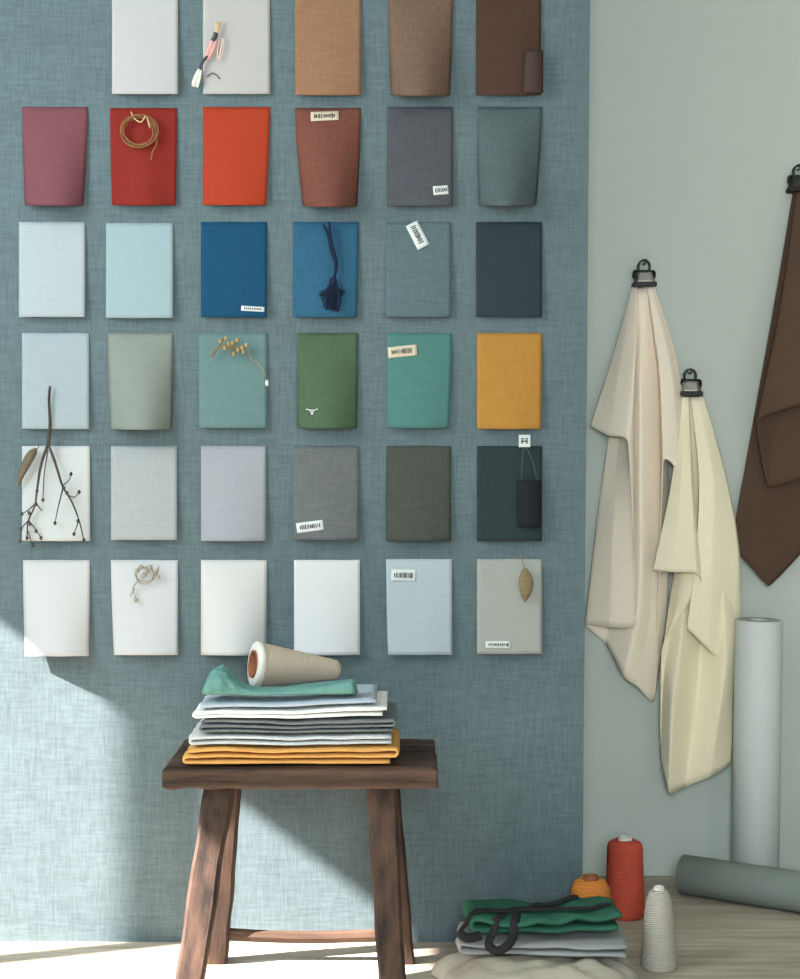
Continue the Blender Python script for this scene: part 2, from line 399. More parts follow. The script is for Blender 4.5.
# dark tassel on the bright blue swatch
c0 = wp(331, 268, .022)
t = thing('tassel', 'dark navy thread tassel hung on the bright blue swatch', 'tassel', c0)
M_NAVY = plain('navy thread', rgb(16, 30, 52), .95)
obj('cord', *shift(join(tube([wp(323, 224, .016), wp(329, 236, .022), wp(332, 250, .024), wp(336, 264, .024), wp(334, 280, .026)], lambda q: .0022 + .003 * math.sin(q * PI), 6, 24),
                        tube([wp(329, 222, .016), wp(331, 238, .026), wp(335, 256, .025)], .0026, 6, 12)), -c0), M_NAVY, t)
obj('knot', *shift(ball(wp(333, 281, .027), (.009, .008, .009)), -c0), M_NAVY, t)
obj('skirt', *shift(join(strands(wp(333, 283, .026), wp(331, 310, .026), 46, .006, .017, .0012, 5, .009), strands(wp(333, 288, .026), wp(320, 296, .026), 10, .004, .009, .001, 6), strands(wp(333, 288, .026), wp(344, 293, .026), 10, .004, .008, .001, 8)), -c0), M_NAVY, t)

# golden sprig on the mint swatch with a cord that ends in a white bead
c0 = wp(232, 350, .02)
t = thing('golden_sprig', 'small golden dried sprig pinned on the mint green swatch', 'dried sprig', c0)
M_GOLD = plain('dry gold stem', rgb(116, 94, 54), .5); M_GOLD2 = plain('dry pale seed head', rgb(150, 132, 90), .6)
st = [tube([wp(211, 357, .018), wp(217, 349, .024), wp(226, 345, .026), wp(238, 348, .026), wp(247, 343, .022)], .0022, 6, 24),
      tube([wp(217, 349, .024), wp(222, 340, .025), wp(226, 337, .024)], .0018, 6, 10), tube([wp(228, 346, .026), wp(233, 353, .025), wp(231, 357, .023)], .0017, 6, 10),
      tube([wp(232, 347, .026), wp(238, 340, .025)], .0015, 6), tube([wp(240, 348, .026), wp(243, 354, .024)], .0015, 6)]
obj('stem', *shift(join(*st), -c0), M_GOLD, t)
rr = random.Random(3)
hd = [ball(wp(x + rr.uniform(-1.5, 1.5), y + rr.uniform(-1.5, 1.5), .027), (.0042, .004, .0055)) for x, y in ((221,341),(226,338),(228,345),(234,342),(238,341),(232,354),(237,350),(243,353),(246,344),(242,347),(224,349))]
obj('seed_head', *shift(join(*hd), -c0), M_GOLD2, t)
obj('cord', *shift(tube([wp(247, 344, .02), wp(251, 359, .017), wp(257, 362, .017), wp(263, 370, .018), wp(266, 379, .018)], .0009, 6, 24), -c0), M_GOLD2, t)
obj('bead', *shift(ball(wp(267, 383, .018), (.0045, .0045, .0075)), -c0), M_TAG, t)

# forked bare twig across two swatches
c0 = wp(50, 450, .02)
t = thing('bare_twig', 'dark forked bare twig hanging across the two leftmost swatches', 'twig', c0)
M_TWIG = wood('dark twig bark', rgb(42, 38, 36), rgb(80, 72, 66), (60, 60, 12))
tw = []
def tq(pts, r0, r1): tw.append(tube([wp(x, y, d) for x, y, d in pts], lambda q: r0 + (r1 - r0) * q, 6, 20))
tq([(50,386,.022), (49,400,.022), (50,425,.022), (48,446,.022)], .0026, .0036)
tq([(48,444,.022), (41,465,.024), (37,490,.026), (35,505,.026), (28,522,.026), (27,538,.024)], .0034, .0012)
tq([(48,444,.022), (55,462,.024), (63,487,.026), (71,500,.028), (79,520,.028), (84,540,.026)], .0032, .0011)
tq([(63,488,.026), (58,508,.03), (55,523,.03)], .0018, .0009)
tq([(66,494,.027), (74,497,.03), (79,492,.032)], .0016, .0008)
tq([(62,486,.026), (69,480,.03), (71,474,.03)], .0015, .0008)
tq([(36,503,.026), (27,511,.03), (21,514,.03)], .0018, .0009)
tq([(36,503,.026), (42,511,.03)], .0016, .0009)
tq([(29,520,.026), (22,528,.03), (20,540,.03)], .0016, .0008)
tq([(29,521,.026), (36,530,.03), (41,538,.03)], .0016, .0008)
tq([(28,531,.026), (32,545,.03)], .0014, .0008)
tq([(79,520,.028), (74,534,.03)], .0014, .0008)
tq([(48,450,.022), (44,476,.03), (43,500,.03)], .0016, .0007)
obj('stem', *shift(join(*tw), -c0), M_TWIG, t)
for x, y in ((36,504),(29,513),(22,514),(21,529),(20,541),(27,538),(33,545),(41,538),(36,531),(79,492),(71,474),(67,493),(55,523),(78,521),(84,540),(74,534),(43,500),(37,491),(30,524),(64,488)):
    obj('bud', *shift(ball(wp(x, y, .029), (.0036, .003, .0046), 8), -c0), M_TWIG, t)
# brown feather beside the twig
def leafmesh(a, b, w, d, bend=0.0, n=14, tip=0.6):
    a, b = Vector(a), Vector(b); ax = b - a; sd = ax.cross(Vector((0, 1, 0))).normalized()
    def fn(u, v):
        s = 2*u - 1
        ww = w * math.sin(PI * min(1, v ** tip * .98 + .02)) ** .8
        return a + ax * v + sd * (s * ww + bend * math.sin(PI * v)) + Vector((0, -d * (1 - s*s) * .6 - d * math.sin(PI*v), 0))
    return grid(fn, 8, n)
c0 = wp(28, 466, .02)
t = thing('feather', 'small brown feather at the left edge of the white swatch with the twig', 'feather', c0)
fe = obj('vane', *shift(leafmesh(wp(36, 448, .016), wp(18, 487, .016), .0105, .006, -.004), -c0), woven('feather brown', rgb(98, 88, 72), .3, 500, 30), t); solid(fe, .0008)
obj('quill', *shift(tube([wp(40, 444, .017), wp(30, 462, .027), wp(20, 484, .022)], .0009, 6, 12), -c0), M_TWIG, t)

# hang tag with black cloth piece on the dark teal swatch
c0 = wp(527, 480, .02)
t = thing('hanging_cloth_piece', 'small black cloth piece on a cord with a white tag over the dark teal swatch', 'cloth piece', c0)
tg = obj('tag', *shift(box(-.0125, .0125, -.001, .001, -.0135, .0135), wp(524.5, 441, .02) - c0), M_TAG, t, smooth=False); tg['label'] = 'white square tag'
q = wp(524.5, 441, .0215) - c0
obj('lettering', *shift(join(box(-.007,-.004,-.0005,0,-.006,.007), box(.004,.007,-.0005,0,-.006,.007), box(-.004,.004,-.0005,0,-.002,.001), box(-.003,.002,-.0005,0,.004,.006)), q), M_INK, tg, smooth=False)
obj('cord', *shift(join(tube([wp(524, 447, .021), wp(522, 462, .022), wp(521, 482, .023)], .0016, 6, 10), tube([wp(526, 447, .021), wp(533, 462, .022), wp(537, 482, .023)], .0016, 6, 10)), -c0), M_INK, t)
bp_ = obj('cloth', *grid(lambda u, v: wp(517 + 24*u, 480 + 47*v, .022 + .008*math.sin(PI*u) + .006*v) - c0, 10, 10), woven('black cloth', rgb(28, 30, 33), .25, 300, 20), t); solid(bp_, .0015)

# small dried sprig on the white swatch
c0 = wp(146, 578, .02)
t = thing('dried_sprig', 'small grey dried sprig wound into a ring on the white swatch', 'dried sprig', c0)
M_DRY = plain('grey dry stem', rgb(138, 130, 116), .9)
pts = [wp(145, 575, .02 + .002 * math.sin(k)) + Vector(((.021 + .003*math.sin(k*.5)) * math.cos(k*.28), 0, (.017 + .003*math.cos(k*.4)) * math.sin(k*.28))) for k in range(60)]
obj('ring', *shift(tube(pts, .0011, 6), -c0), M_DRY, t)
for q in ([wp(139, 580, .021), wp(133, 588, .022), wp(137, 601, .022)], [wp(135, 588, .021), wp(130, 596, .022)], [wp(152, 580, .021), wp(157, 574, .022), wp(159, 566, .022)]):
    obj('stem', *shift(tube(q, .0011, 6, 12), -c0), M_DRY, t)
for x, y in ((137, 571), (141, 567), (147, 571), (144, 575), (156, 571), (158, 577), (136, 600), (150, 567)):
    obj('flower_head', *shift(ball(wp(x, y, .023), (.0055, .005, .005), 8), -c0), plain('dry flower', rgb(146, 138, 122), .95) if (x, y) == (137, 571) else bpy.data.materials['dry flower'], t)

# brown leaf on the stone swatch
c0 = wp(525, 578, .02)
t = thing('dried_leaf', 'narrow brown dried leaf hung on the pale stone swatch', 'leaf', c0)
lf = obj('blade', *shift(leafmesh(wp(525, 568, .02), wp(525, 602, .02), .0155, .006, .002, 16, .9), -c0), woven('dry leaf', rgb(116, 103, 76), .25, 260, 30), t); solid(lf, .0008)
obj('stem', *shift(tube([wp(520, 553, .014), wp(523, 562, .018), wp(525, 572, .026), wp(525, 590, .027)], .0011, 6, 14), -c0), plain('dry stem', rgb(118, 106, 80), .9), t)

# ------------------------------------------------------------------ wooden stool
YF, YB = 2.93, 3.244
ZT = 0.465; ZB = ZT - 0.045
M_WOODX = wood('weathered dark wood seat', rgb(28, 20, 16), rgb(86, 66, 53), (4, 45, 45))
M_WOODZ = wood('weathered dark wood leg', rgb(24, 18, 15), rgb(76, 57, 46), (42, 42, 4.5))
stool = thing('wooden_stool', 'dark weathered wooden stool carrying the stack of folded cloth', 'stool', (-0.195, 3.06, 0))
so = Vector((-0.195, 3.06, 0))
def seatfn():
    nx, ny = 48, 16
    x0, x1 = -0.465, 0.0745
    def pt(u, v, top):
        x = x0 + (x1 - x0) * u; y = YF + (YB - YF) * v
        e = 0.004 * nz(u * 14, v * 6, 3 if top else 9)
        if v < .02 or v > .98: y += 0.004 * nz(x * 18, 1.0 if v < .5 else 5.0)
        if u < .02 or u > .98: x += 0.005 * nz(y * 20, 2.0 if u < .5 else 6.0)
        edge = 0.004 if (v < .02 or v > .98 or u < .02 or u > .98) else 0
        z = (ZT - edge + min(0, e)) if top else (ZB + edge + e)
        return Vector((x, y, z)) - so
    top = grid(lambda u, v: pt(u, v, True), nx, ny); bot = grid(lambda u, v: pt(u, v, False), nx, ny)
    V = top[0] + bot[0]; n = len(top[0]); Fc = list(top[1]) + [tuple(i + n for i in reversed(f)) for f in bot[1]]
    per = [i for i in range(nx)] + [j*(nx+1)+nx for j in range(ny)] + [ny*(nx+1)+i for i in range(nx, 0, -1)] + [j*(nx+1) for j in range(ny, 0, -1)]
    for a, b in zip(per, per[1:] + per[:1]): Fc.append((a, b, b + n, a + n))
    return V, Fc
s_ = obj('seat', *seatfn(), M_WOODX, stool, smooth=False)
bevel(s_, .004, 2)
def leg(top, bot, w0, w1, d0, d1, seed):
    top, bot = Vector(top), Vector(bot); rings = []
    for k in range(19):
        q = k / 18; c = top.lerp(bot, q); w = (w0 + (w1 - w0) * q) / 2; d = (d0 + (d1 - d0) * q) / 2
        w *= 1 + .10 * nz(q * 5, seed); d *= 1 + .1 * nz(q * 5, seed + 9)
        c = c + Vector((.004 * nz(q * 4, seed + 3), .004 * nz(q * 4, seed + 5), 0))
        ch = .22
        rings.append([c + Vector((sx, sy, 0)) - so for sx, sy in ((-w, -d*(1-ch)), (-w*(1-ch), -d), (w*(1-ch), -d), (w, -d*(1-ch)), (w, d*(1-ch)), (w*(1-ch), d), (-w*(1-ch), d), (-w, d*(1-ch)))])
    rings[-1] = [Vector((p.x, p.y, 0)) for p in rings[-1]]
    return rings_to_mesh(rings)
zt = ZB + .006
obj('leg', *leg((-.357, 2.985, zt), (-.412, 2.86, 0), .058, .054, .05, .046, 1), M_WOODZ, stool, smooth=False)
obj('leg', *leg((-.038, 2.985, zt), (-.010, 2.86, 0), .060, .050, .05, .046, 2), M_WOODZ, stool, smooth=False)
obj('leg', *leg((-.352, 3.145, zt), (-.388, 3.185, 0), .046, .042, .045, .042, 3), M_WOODZ, stool, smooth=False)
obj('leg', *leg((-.030, 3.145, zt), (.010, 3.185, 0), .050, .044, .045, .042, 4), M_WOODZ, stool, smooth=False)
obj('stretcher', *tube([Vector(p) - so for p in ((-.392, 3.179, .062), (-.30, 3.179, .056), (-.19, 3.18, .053), (-.08, 3.179, .056), (.012, 3.179, .058))], .0135, 8, 24, flat=(.8, 1.0)), M_WOODX, stool, smooth=False)

# ------------------------------------------------------------------ folded cloths on the stool
def sag(x, y):
    return .0055 * nz(x * 7 + 3, y * 6, 2.2)
def folded(name, label, cat, x0, x1, y0, y1, z0, th, n, mat, seed, amp=.002, slope=0.0, group='folded cloths stacked on the stool', tilt=0.0, hemn=.006, zs_=(1, 1), zb_=(0, 0), ridge=0.0, rot=0.0):
    """cloth folded into n layers that turn back on themselves at the left and right ends"""
    rr = random.Random(seed); p = th / n; t = p * 0.80
    cl = []                                       # centre line in x-z
    ins = [rr.uniform(0, .012) for _ in range(n + 1)]; ins2 = [rr.uniform(0, .014) for _ in range(n + 1)]
    for k in range(n):
        zc = p * (k + .5)
        xa, xb = x0 + ins[k // 2] + p * .6, x1 - ins2[(k + 1) // 2] - p * .6
        xs = [xa + (xb - xa) * i / 26 for i in range(27)]
        if k % 2: pass
        else: xs = xs[::-1]
        # even layers run right -> left and turn up at the left end
        cl += [(x, zc) for x in xs]
        if k < n - 1:
            cx = xs[-1]; sgn = -1 if k % 2 == 0 else 1
            for a in (30, 60, 90, 120, 150):
                cl.append((cx + sgn * math.sin(math.radians(a)) * p * .62, zc + p / 2 - math.cos(math.radians(a)) * p / 2))
    N = len(cl); ny = 14; c0 = Vector(((x0 + x1) / 2, (y0 + y1) / 2, z0))
    rings = []
    for j in range(ny + 1):
        v = j / ny; e = min(v, 1 - v)
        ts = t * (0.45 if e < .01 else (.85 if e < .09 else 1.0))
        up, dn = [], []
        for i, (x, z) in enumerate(cl):
            a = cl[max(0, i-1)]; b = cl[min(N-1, i+1)]
            tx, tz = b[0] - a[0], b[1] - a[1]; L = math.hypot(tx, tz) or 1
            nx_, nz_ = -tz / L, tx / L
            ly = int(z / p); yy = y0 + (y1 - y0) * v
            yy += (.5 - v) * 2 * hemn * nz(x * 7, ly * 3.7 + seed) if e < .2 else 0
            if e < .01: yy += 0
            env = min(1.0, z / th)
            dz = sag(x, yy) * min(1.0, max(0.0, (z0 + z - ZT) / .05)) + amp * nz(x * 16, yy * 12, seed + ly * .25) * env + slope * (x - x0) * 1.0 * env + tilt * (yy - y0) * 0
            uu = min(1, max(0, (x - x0) / (x1 - x0)))
            x += .007 * nz(yy * 34, ly * 1.9 + seed) * max(0, 1 - uu / .10)
            if ridge: dz += ridge * (1 - 2.4 * abs(nz(x * 9 + yy * 4, yy * 8, seed + 2))) * env
            zl = z * (zs_[0] + (zs_[1] - zs_[0]) * uu); z_b = zb_[0] + (zb_[1] - zb_[0]) * uu
            for lst, s in ((up, .5), (dn, -.5)):
                lst.append(Vector((x + nx_ * ts * s, yy, max(.0006, zl + nz_ * ts * s + dz) + z_b + z0)) - c0)
        rings.append(up + dn[::-1])
    V, Fc = rings_to_mesh(rings, cap=False)
    m = 2 * N
    for base, rev in ((0, False), (ny * m, True)):
        for i in range(N - 1):
            f = (base + i, base + i + 1, base + m - 2 - i, base + m - 1 - i)
            Fc.append(f[::-1] if rev else f)
    o = obj(name, V, Fc, mat, loc=c0)
    o.rotation_euler.z = rot
    return tag(o, label, cat, group)
zs = ZT + .002
M_MUST = woven('mustard linen', rgb(212, 158, 90, .85), .15, 420, 30, .9)
LAY = [('folded mustard yellow cloth lying on the stool seat', -.428, -.004, .034, 3, M_MUST, 3, .0035, 0),
       ('folded pale grey cloth lying on the mustard cloth', -.420, -.004, .021, 2, woven('pale grey linen', rgb(196, 200, 200, .85), .12, 420, 30, .9), 11, .004, 0),
       ('folded dark grey cloth in the middle of the stack', -.400, .002, .026, 3, woven('charcoal linen', rgb(112, 116, 118, .85), .2, 420, 30, .9), 5, .003, 0),
       ('folded white cloth lying on the dark grey cloth', -.410, -.018, .022, 2, woven('white linen', rgb(236, 236, 230, .9), .05, 420, 30, .9), 8, .004, ((.5, 1.1), (0, 0))),
       ('folded lavender grey cloth under the teal cloth', -.404, -.030, .014, 1, woven('lavender grey linen', rgb(170, 182, 194, .85), .1, 420, 30, .9), 14, .003, ((1.45, .75), (-.013, .0024)))]
zc_ = zs
for k, (lb, xa, xb_, th, n, mt, sd, am, sl) in enumerate(LAY):
    folded('folded_cloth', lb, 'folded cloth', xa, xb_, 2.942 + .004 * k, 3.19 - .004 * k, zc_, th, n, mt, sd, am, **(dict(zs_=sl[0], zb_=sl[1]) if sl else {}))
    zc_ += th + .0028
# teal cloth: bunched at its left end, low in the middle, rising a little at its right end
def teal():
    nx, na = 70, 32; rings = []
    c0 = Vector((-.24, 2.992, zc_ + .001))
    for i in range(nx + 1):
        u = i / nx; x = -.394 + u * .308
        bl = math.exp(-((u - .11) / .12) ** 2)
        h = .034 * bl + .010 + .020 * max(0, u - .5) / .5
        w = .036 - .006 * u
        endk = min(1.0, math.sqrt(max(0.0, 1 - (1 - min(1, u / .08)) ** 2)) + .04, math.sqrt(max(0.0, 1 - (1 - min(1, (1 - u) / .04)) ** 2)) + .10)
        ring = []
        for k in range(na):
            a = 2 * PI * k / na; ca, sa = math.cos(a), math.sin(a)
            yy = math.copysign(abs(ca) ** .7, ca) * w * endk; zz = math.copysign(abs(sa) ** .8, sa) * .5 + .5
            cr = .016 * (1 - 2 * abs(nz(x * 34 + ca * 2, ca * 3 + 7, sa * 2.0))) * bl + nz(x * 12, ca * 2.6, 4) * .004
            ring.append(Vector((x + .004 * nz(ca * 3, x * 20), 2.992 + yy + cr * ca, zc_ + .002 + max(0, zz * h * endk + cr * max(0, sa) * endk))) - c0)
        rings.append(ring)
    return rings_to_mesh(rings), c0
m_, c0 = teal()
tag(obj('folded_cloth', *m_, woven('teal linen', rgb(104, 150, 142, .8), .14, 420, 30, .9), loc=c0), 'crumpled teal green cloth on top of the stack in front of the yarn cone', 'folded cloth', 'folded cloths stacked on the stool')
# beige yarn cone lying on top
def cone_spool(name, label, r0, r1, h, mat, core, loc, mtx=None, hollow=False, dome=.18, group='yarn spools'):
    t = thing(name, label, 'yarn spool', loc, group)
    pr = [(r0 * .55, 0.0), (r0 * .93, 0.0), (r0, h * .03)]
    for k in range(1, 20):
        q = k / 20; r = r0 + (r1 - r0) * q
        if q > 1 - dome: r *= math.sqrt(max(0.05, 1 - ((q - 1 + dome) / dome) ** 2 * .6))
        pr.append((r * (1 + .012 * nz(q * 22, r0 * 99)), h * (.03 + .97 * q)))
    pr += [(r1 * .55, h), (r1 * .42, h * .985)]
    if hollow: pr = [(r0 * .62, .012)] + pr
    y = obj('yarn', *lathe(pr, 48, cap=not hollow), mat, t)
    ri = r0 * .55
    if hollow:
        c = [(.0105, h * .9), (ri * .98, .03), (ri, -.004), (ri * 1.12, -.004), (ri * 1.12, .002), (ri * 1.05, h * .5)]
        obj('core', *lathe(c, 40, cap=False), core, t)
        rim = obj('rim', *lathe([(ri * 1.10, -.0005), (r0 * .97, -.0005), (r0 * 1.01, .003), (r0 * 1.01, .012), (r0 * .985, .0125)], 48, cap=False), M_CARDW, t); rim['label'] = 'pale rim round the open end'
    else:
        c = [(r1 * .40, h * .94), (r1 * .40, h + .006), (r1 * .30, h + .006), (r1 * .28, h * .95)]
        obj('core', *lathe(c, 28, cap=True), core, t)
    if mtx: t.matrix_world = mtx
    return t
M_CARD = plain('brown cardboard core', rgb(128, 78, 50), .8)
M_CARDW = plain('pale card core', rgb(206, 202, 192), .8)
ax = Vector((.178, .070, -.023))
ax.normalize()
zq = ax; xq = zq.cross(Vector((0, 0, 1))).normalized(); yq = zq.cross(xq)
M4 = Matrix((xq, yq, zq)).transposed().to_4x4(); M4.translation = Vector((-.300, 3.080, zc_ + .0485))
CONE = cone_spool('yarn_cone', 'beige yarn cone lying on its side on top of the cloth stack', 0.046, .019, .19, yarn('beige yarn', rgb(178, 164, 146, 1.05), 500, .12), M_CARD, (0, 0, 0), M4, hollow=True, dome=.06)

# ------------------------------------------------------------------ spools on the floor
cone_spool('yarn_spool', 'tall red yarn spool standing on the floor behind the white one', .046, .041, .178, yarn('red yarn', rgb(196, 84, 66), 420, .2), M_CARDW, (.525, 3.50, 0), dome=.1)
cone_spool('yarn_spool', 'orange yarn spool standing behind the green cloth', .048, .042, .158, yarn('orange yarn', rgb(200, 124, 60), 420, .2), M_CARD, (.413, 3.250, 0), dome=.2)
cone_spool('yarn_spool', 'off-white yarn spool standing in front, right of the floor pile', .038, .027, .165, yarn('off-white yarn', rgb(178, 172, 160), 420, .14), M_CARDW, (.543, 3.145, 0), dome=.3)

# ------------------------------------------------------------------ pile of cloth on the floor
def heap(name, label, cx, cy, rx, ry, z0, h, mat, seed, ridges=3.0, amp=.012, flat=.55, sq=2.6, hem=.004, foldx=0.4):
    nr, na = 18, 96; c0 = Vector((cx, cy, z0))
    def edge(a):
        k = (abs(math.cos(a)) ** sq + abs(math.sin(a)) ** sq) ** (-1 / sq)
        k *= 1 + .09 * nz(math.cos(a) * 2, math.sin(a) * 2, seed) + .03 * nz(math.cos(a) * 7, math.sin(a) * 7, seed)
        return k
    rings = []
    def top(x, y, q):
        f = (1 - q ** (2 / (1 - flat) )) ** .6 if q < 1 else 0
        rid = 1 - abs(nz(x * 4 * foldx * ridges, (y + x * .5) * 9 * ridges / 3, seed)) * 2
        fine = nz(x * 22, y * 30, seed + 4)
        return max(hem, h * f * (.72 + .28 * rid) + amp * f * fine * .6 + hem)
    pts_top = []
    for k in range(1, nr + 1):
        q = k / nr; ring = []
        for i in range(na):
            a = 2 * PI * i / na; e = edge(a); x = rx * e * q * math.cos(a); y = ry * e * q * math.sin(a)
            ring.append(Vector((x, y, top(x, y, q) + (.004 * (nz(math.cos(a) * 6, math.sin(a) * 6, seed) + .4) if k == nr else 0))))
        rings.append(ring)
    under = []
    for q in (1.0, .96, .5):
        under.append([Vector((rx * edge(2*PI*i/na) * q * math.cos(2*PI*i/na), ry * edge(2*PI*i/na) * q * math.sin(2*PI*i/na), 0.0)) for i in range(na)])
    V, Fc = rings_to_mesh(under[::-1] + rings[::-1], cap=True)
    o = obj(name, V, Fc, mat, loc=c0)
    return o
b1 = heap('crumpled_cloth', '', .282, 3.085, .210, .130, 0.0, .052, woven('cream cotton', rgb(190, 182, 166, .68), .12, 420, 30, .9), 1.0, ridges=5, amp=.02)
tag(b1, 'crumpled cream cloth lying lowest in the floor pile', 'cloth', 'cloths heaped on the floor')
b2 = folded('crumpled_cloth', 'pale grey folded cloth in the floor pile under the green one', 'cloth', .122, .474, 3.03, 3.19, .060, .026, 2, woven('pale grey cotton', rgb(168, 172, 172, .65), .1, 420, 30, .9), 21, .005, group='cloths heaped on the floor', hemn=.022, ridge=.004, zs_=(1.1, .9), rot=-.05)
b3 = folded('folded_green_cloth', 'green cloth with black straps on top of the floor pile', 'cloth', .142, .462, 3.05, 3.19, .097, .036, 2, woven('green canvas', rgb(52, 104, 84, .75), .16, 420, 30, .9), 31, .008, group='cloths heaped on the floor', hemn=.030, ridge=.012, zs_=(.95, 1.05), rot=.06)
M_STRAP = woven('black strap', rgb(38, 36, 40), .2, 500, 60, .85)
G0 = b3.location.copy()
from mathutils.bvhtree import BVHTree
_R = Matrix.Rotation(.06, 3, 'Z')
_bv = BVHTree.FromPolygons([_R @ v.co + G0 for v in b3.data.vertices], [tuple(p.vertices) for p in b3.data.polygons])
def ontop(x, y, lift=.006):
    h = _bv.ray_cast(Vector((x, y, .5)), Vector((0, 0, -1)))
    return Vector((x, y, (h[0].z if h[0] else .105) + lift))
def strap(pts):
    path = catmull([Vector((p[0], p[1], 0)) for p in pts], 40)
    hs = catmull([(ontop(*p) if len(p) == 2 else Vector(p)) for p in pts], 40)
    out = []
    for q, h in zip(path, hs):
        hit = _bv.ray_cast(Vector((q.x, q.y, .5)), Vector((0, 0, -1)))
        out.append(Vector((q.x, q.y, max(h.z, hit[0].z + .005) if hit[0] else h.z)))
    out = [out[max(0, i-1)] * .25 + out[i] * .5 + out[min(len(out)-1, i+1)] * .25 for i in range(len(out))]
    return obj('strap', *tube([_R.transposed() @ (p - G0) for p in out], .009, 8, None, flat=(1.0, .28)), M_STRAP, b3)
strap([(.150, 3.075), (.20, 3.075), (.26, 3.10), (.32, 3.135), (.375, 3.165)])
strap([(.185, 3.07), (.25, 3.082), (.33, 3.085), (.40, 3.10), (.435, 3.12)])
strap([(.20, 3.075), (.165, 3.07), (.132, 3.06, .112), (.122, 3.05, .104), (.135, 3.032, .100), (.165, 3.036, .104)])
strap([(.215, 3.07), (.19, 3.04, .108), (.178, 3.022, .088), (.195, 3.012, .080), (.222, 3.018, .094), (.235, 3.045, .116), (.24, 3.075)])

# ------------------------------------------------------------------ paper rolls
def roll(name, label, r, L, mat, M):
    t = thing(name, label, 'paper roll', (0, 0, 0), 'wallpaper rolls by the rear wall')
    obj('paper', *lathe([(r * .35, .004), (r * .35, 0), (r - .002, 0), (r, .002), (r, L - .002), (r - .002, L), (r * .35, L), (r * .35, L - .004)], 56, cap=False), mat, t)
    sp = []
    for k in range(120):
        a = k / 120 * 2 * PI * 5; q = r * (.42 + .54 * k / 120); sp.append(Vector((q * math.cos(a), q * math.sin(a), L + .0004)))
    obj('winding', *tube(sp, .0008, 5), plain(name + ' edge shade ' + label[:4], rgb(150, 150, 148), .9), t)
    obj('loose_edge', *grid(lambda u, v: Vector(((r + .0012) * math.cos(2.2 + u * .5), (r + .0012) * math.sin(2.2 + u * .5), L * (.003 + .994 * v))), 6, 2), mat, t)
    t.matrix_world = M
    return t
wr = P(756, 886, 3.752); wr.z = 0
M4 = Matrix.Rotation(math.radians(.9), 4, 'Y'); M4.translation = Vector((wr.x - .002, 3.756, .001))
roll('paper_roll', 'white paper roll standing upright against the grey wall', .0585, .66, woven('white roll paper', rgb(196, 202, 200, 1.05), .04, 300, 20, .8), M4)
pa = Vector((.690, 3.668, .049)); pb = Vector((1.20, 3.365, .049))
zq = (pa - pb).normalized(); xq = Vector((0, 0, 1)).cross(zq).normalized(); yq = zq.cross(xq)
M4 = Matrix((xq, yq, zq)).transposed().to_4x4(); M4.translation = pb
roll('paper_roll', 'grey paper roll lying on the floor in front of the white roll', .047, (pa - pb).length, woven('grey roll paper', rgb(118, 126, 120), .08, 300, 20, .8), M4)

# ------------------------------------------------------------------ hanging cloths
def hang(label, strands_, mat, nu=8, nv=46, subs=True):
    S = [catmull([P(x, y, YR - d) for x, y, d in st], nv) for st in strands_]
    cols = []
    for j in range(nv + 1):
        cols.append(catmull([s[j] for s in S], nu * (len(S) - 1)) if False else None)
    # parameter runs evenly from strand to strand so the folds stay where they are
    n = len(S); rows = []
    for j in range(nv + 1):
        row = []
        for k in range(n - 1):
            p0 = S[max(0, k-1)][j]; p1 = S[k][j]; p2 = S[k+1][j]; p3 = S[min(n-1, k+2)][j]
            m1 = (p2 - p0) * .16; m2 = (p3 - p1) * .16
            for i in range(nu):
                u = i / nu; u2, u3 = u*u, u*u*u
                row.append(p1*(2*u3-3*u2+1) + m1*(u3-2*u2+u) + p2*(-2*u3+3*u2) + m2*(u3-u2))
        row.append(S[-1][j])
        for p in row: p.y = min(p.y, YR - .006)
        rows.append(row)
    W = len(rows[0]); V = [p for r in rows for p in r]
    c0 = sum((p for p in rows[0]), Vector()) / W
    Fc = [(j*W+i, j*W+i+1, (j+1)*W+i+1, (j+1)*W+i) for j in range(nv) for i in range(W - 1)]
    o = obj('hanging_cloth', [p - c0 for p in V], Fc, mat, loc=c0)
    solid(o, .0022)
    return tag(o, label, 'hanging cloth', 'cloths hanging on the grey wall')
M_CR1 = woven('rosy cream linen', (.90, .79, .65, 1), .04, 330, 24, .9)
M_CR2 = woven('yellowish cream linen', (.88, .80, .60, 1), .04, 330, 24, .9)
M_BR = woven('dark brown linen', rgb(84, 66, 55), .1, 330, 24, .9)
hang('rosy cream cloth hanging from the clip nearest the blue wall', [
    [(632.5,287,.02), (612,360,.03), (590,426,.035)],
    [(633.9,287,.022), (621,360,.06), (609,436,.085)],
    [(636.8,287,.03), (635,360,.085), (628,443,.115)],
    [(637.5,287,.02), (634,400,.07), (629,470,.09), (633,540,.09), (636,622,.085)],
    [(635.4,287,.016), (621,420,.034), (613,520,.065), (610,627,.065)],
    [(634.6,287,.012), (612,420,.02), (600,500,.022), (585,625,.022)],
    [(636.8,287,.010), (622,450,.010), (606,644,.012)],
    [(640.4,287,.011), (640,470,.075), (639,600,.07), (624,677,.06)],
    [(644.0,287,.016), (653,470,.045), (651,600,.04), (638,687,.04)],
    [(646.9,287,.018), (668,470,.010), (668,600,.010), (655,698,.012)],
    [(647.6,287,.027), (659,370,.07), (663,463,.095)],
    [(651.2,287,.026), (671,370,.065), (678,470,.08)],
    [(654.8,287,.016), (677,360,.03), (690,462,.035)]], M_CR1)
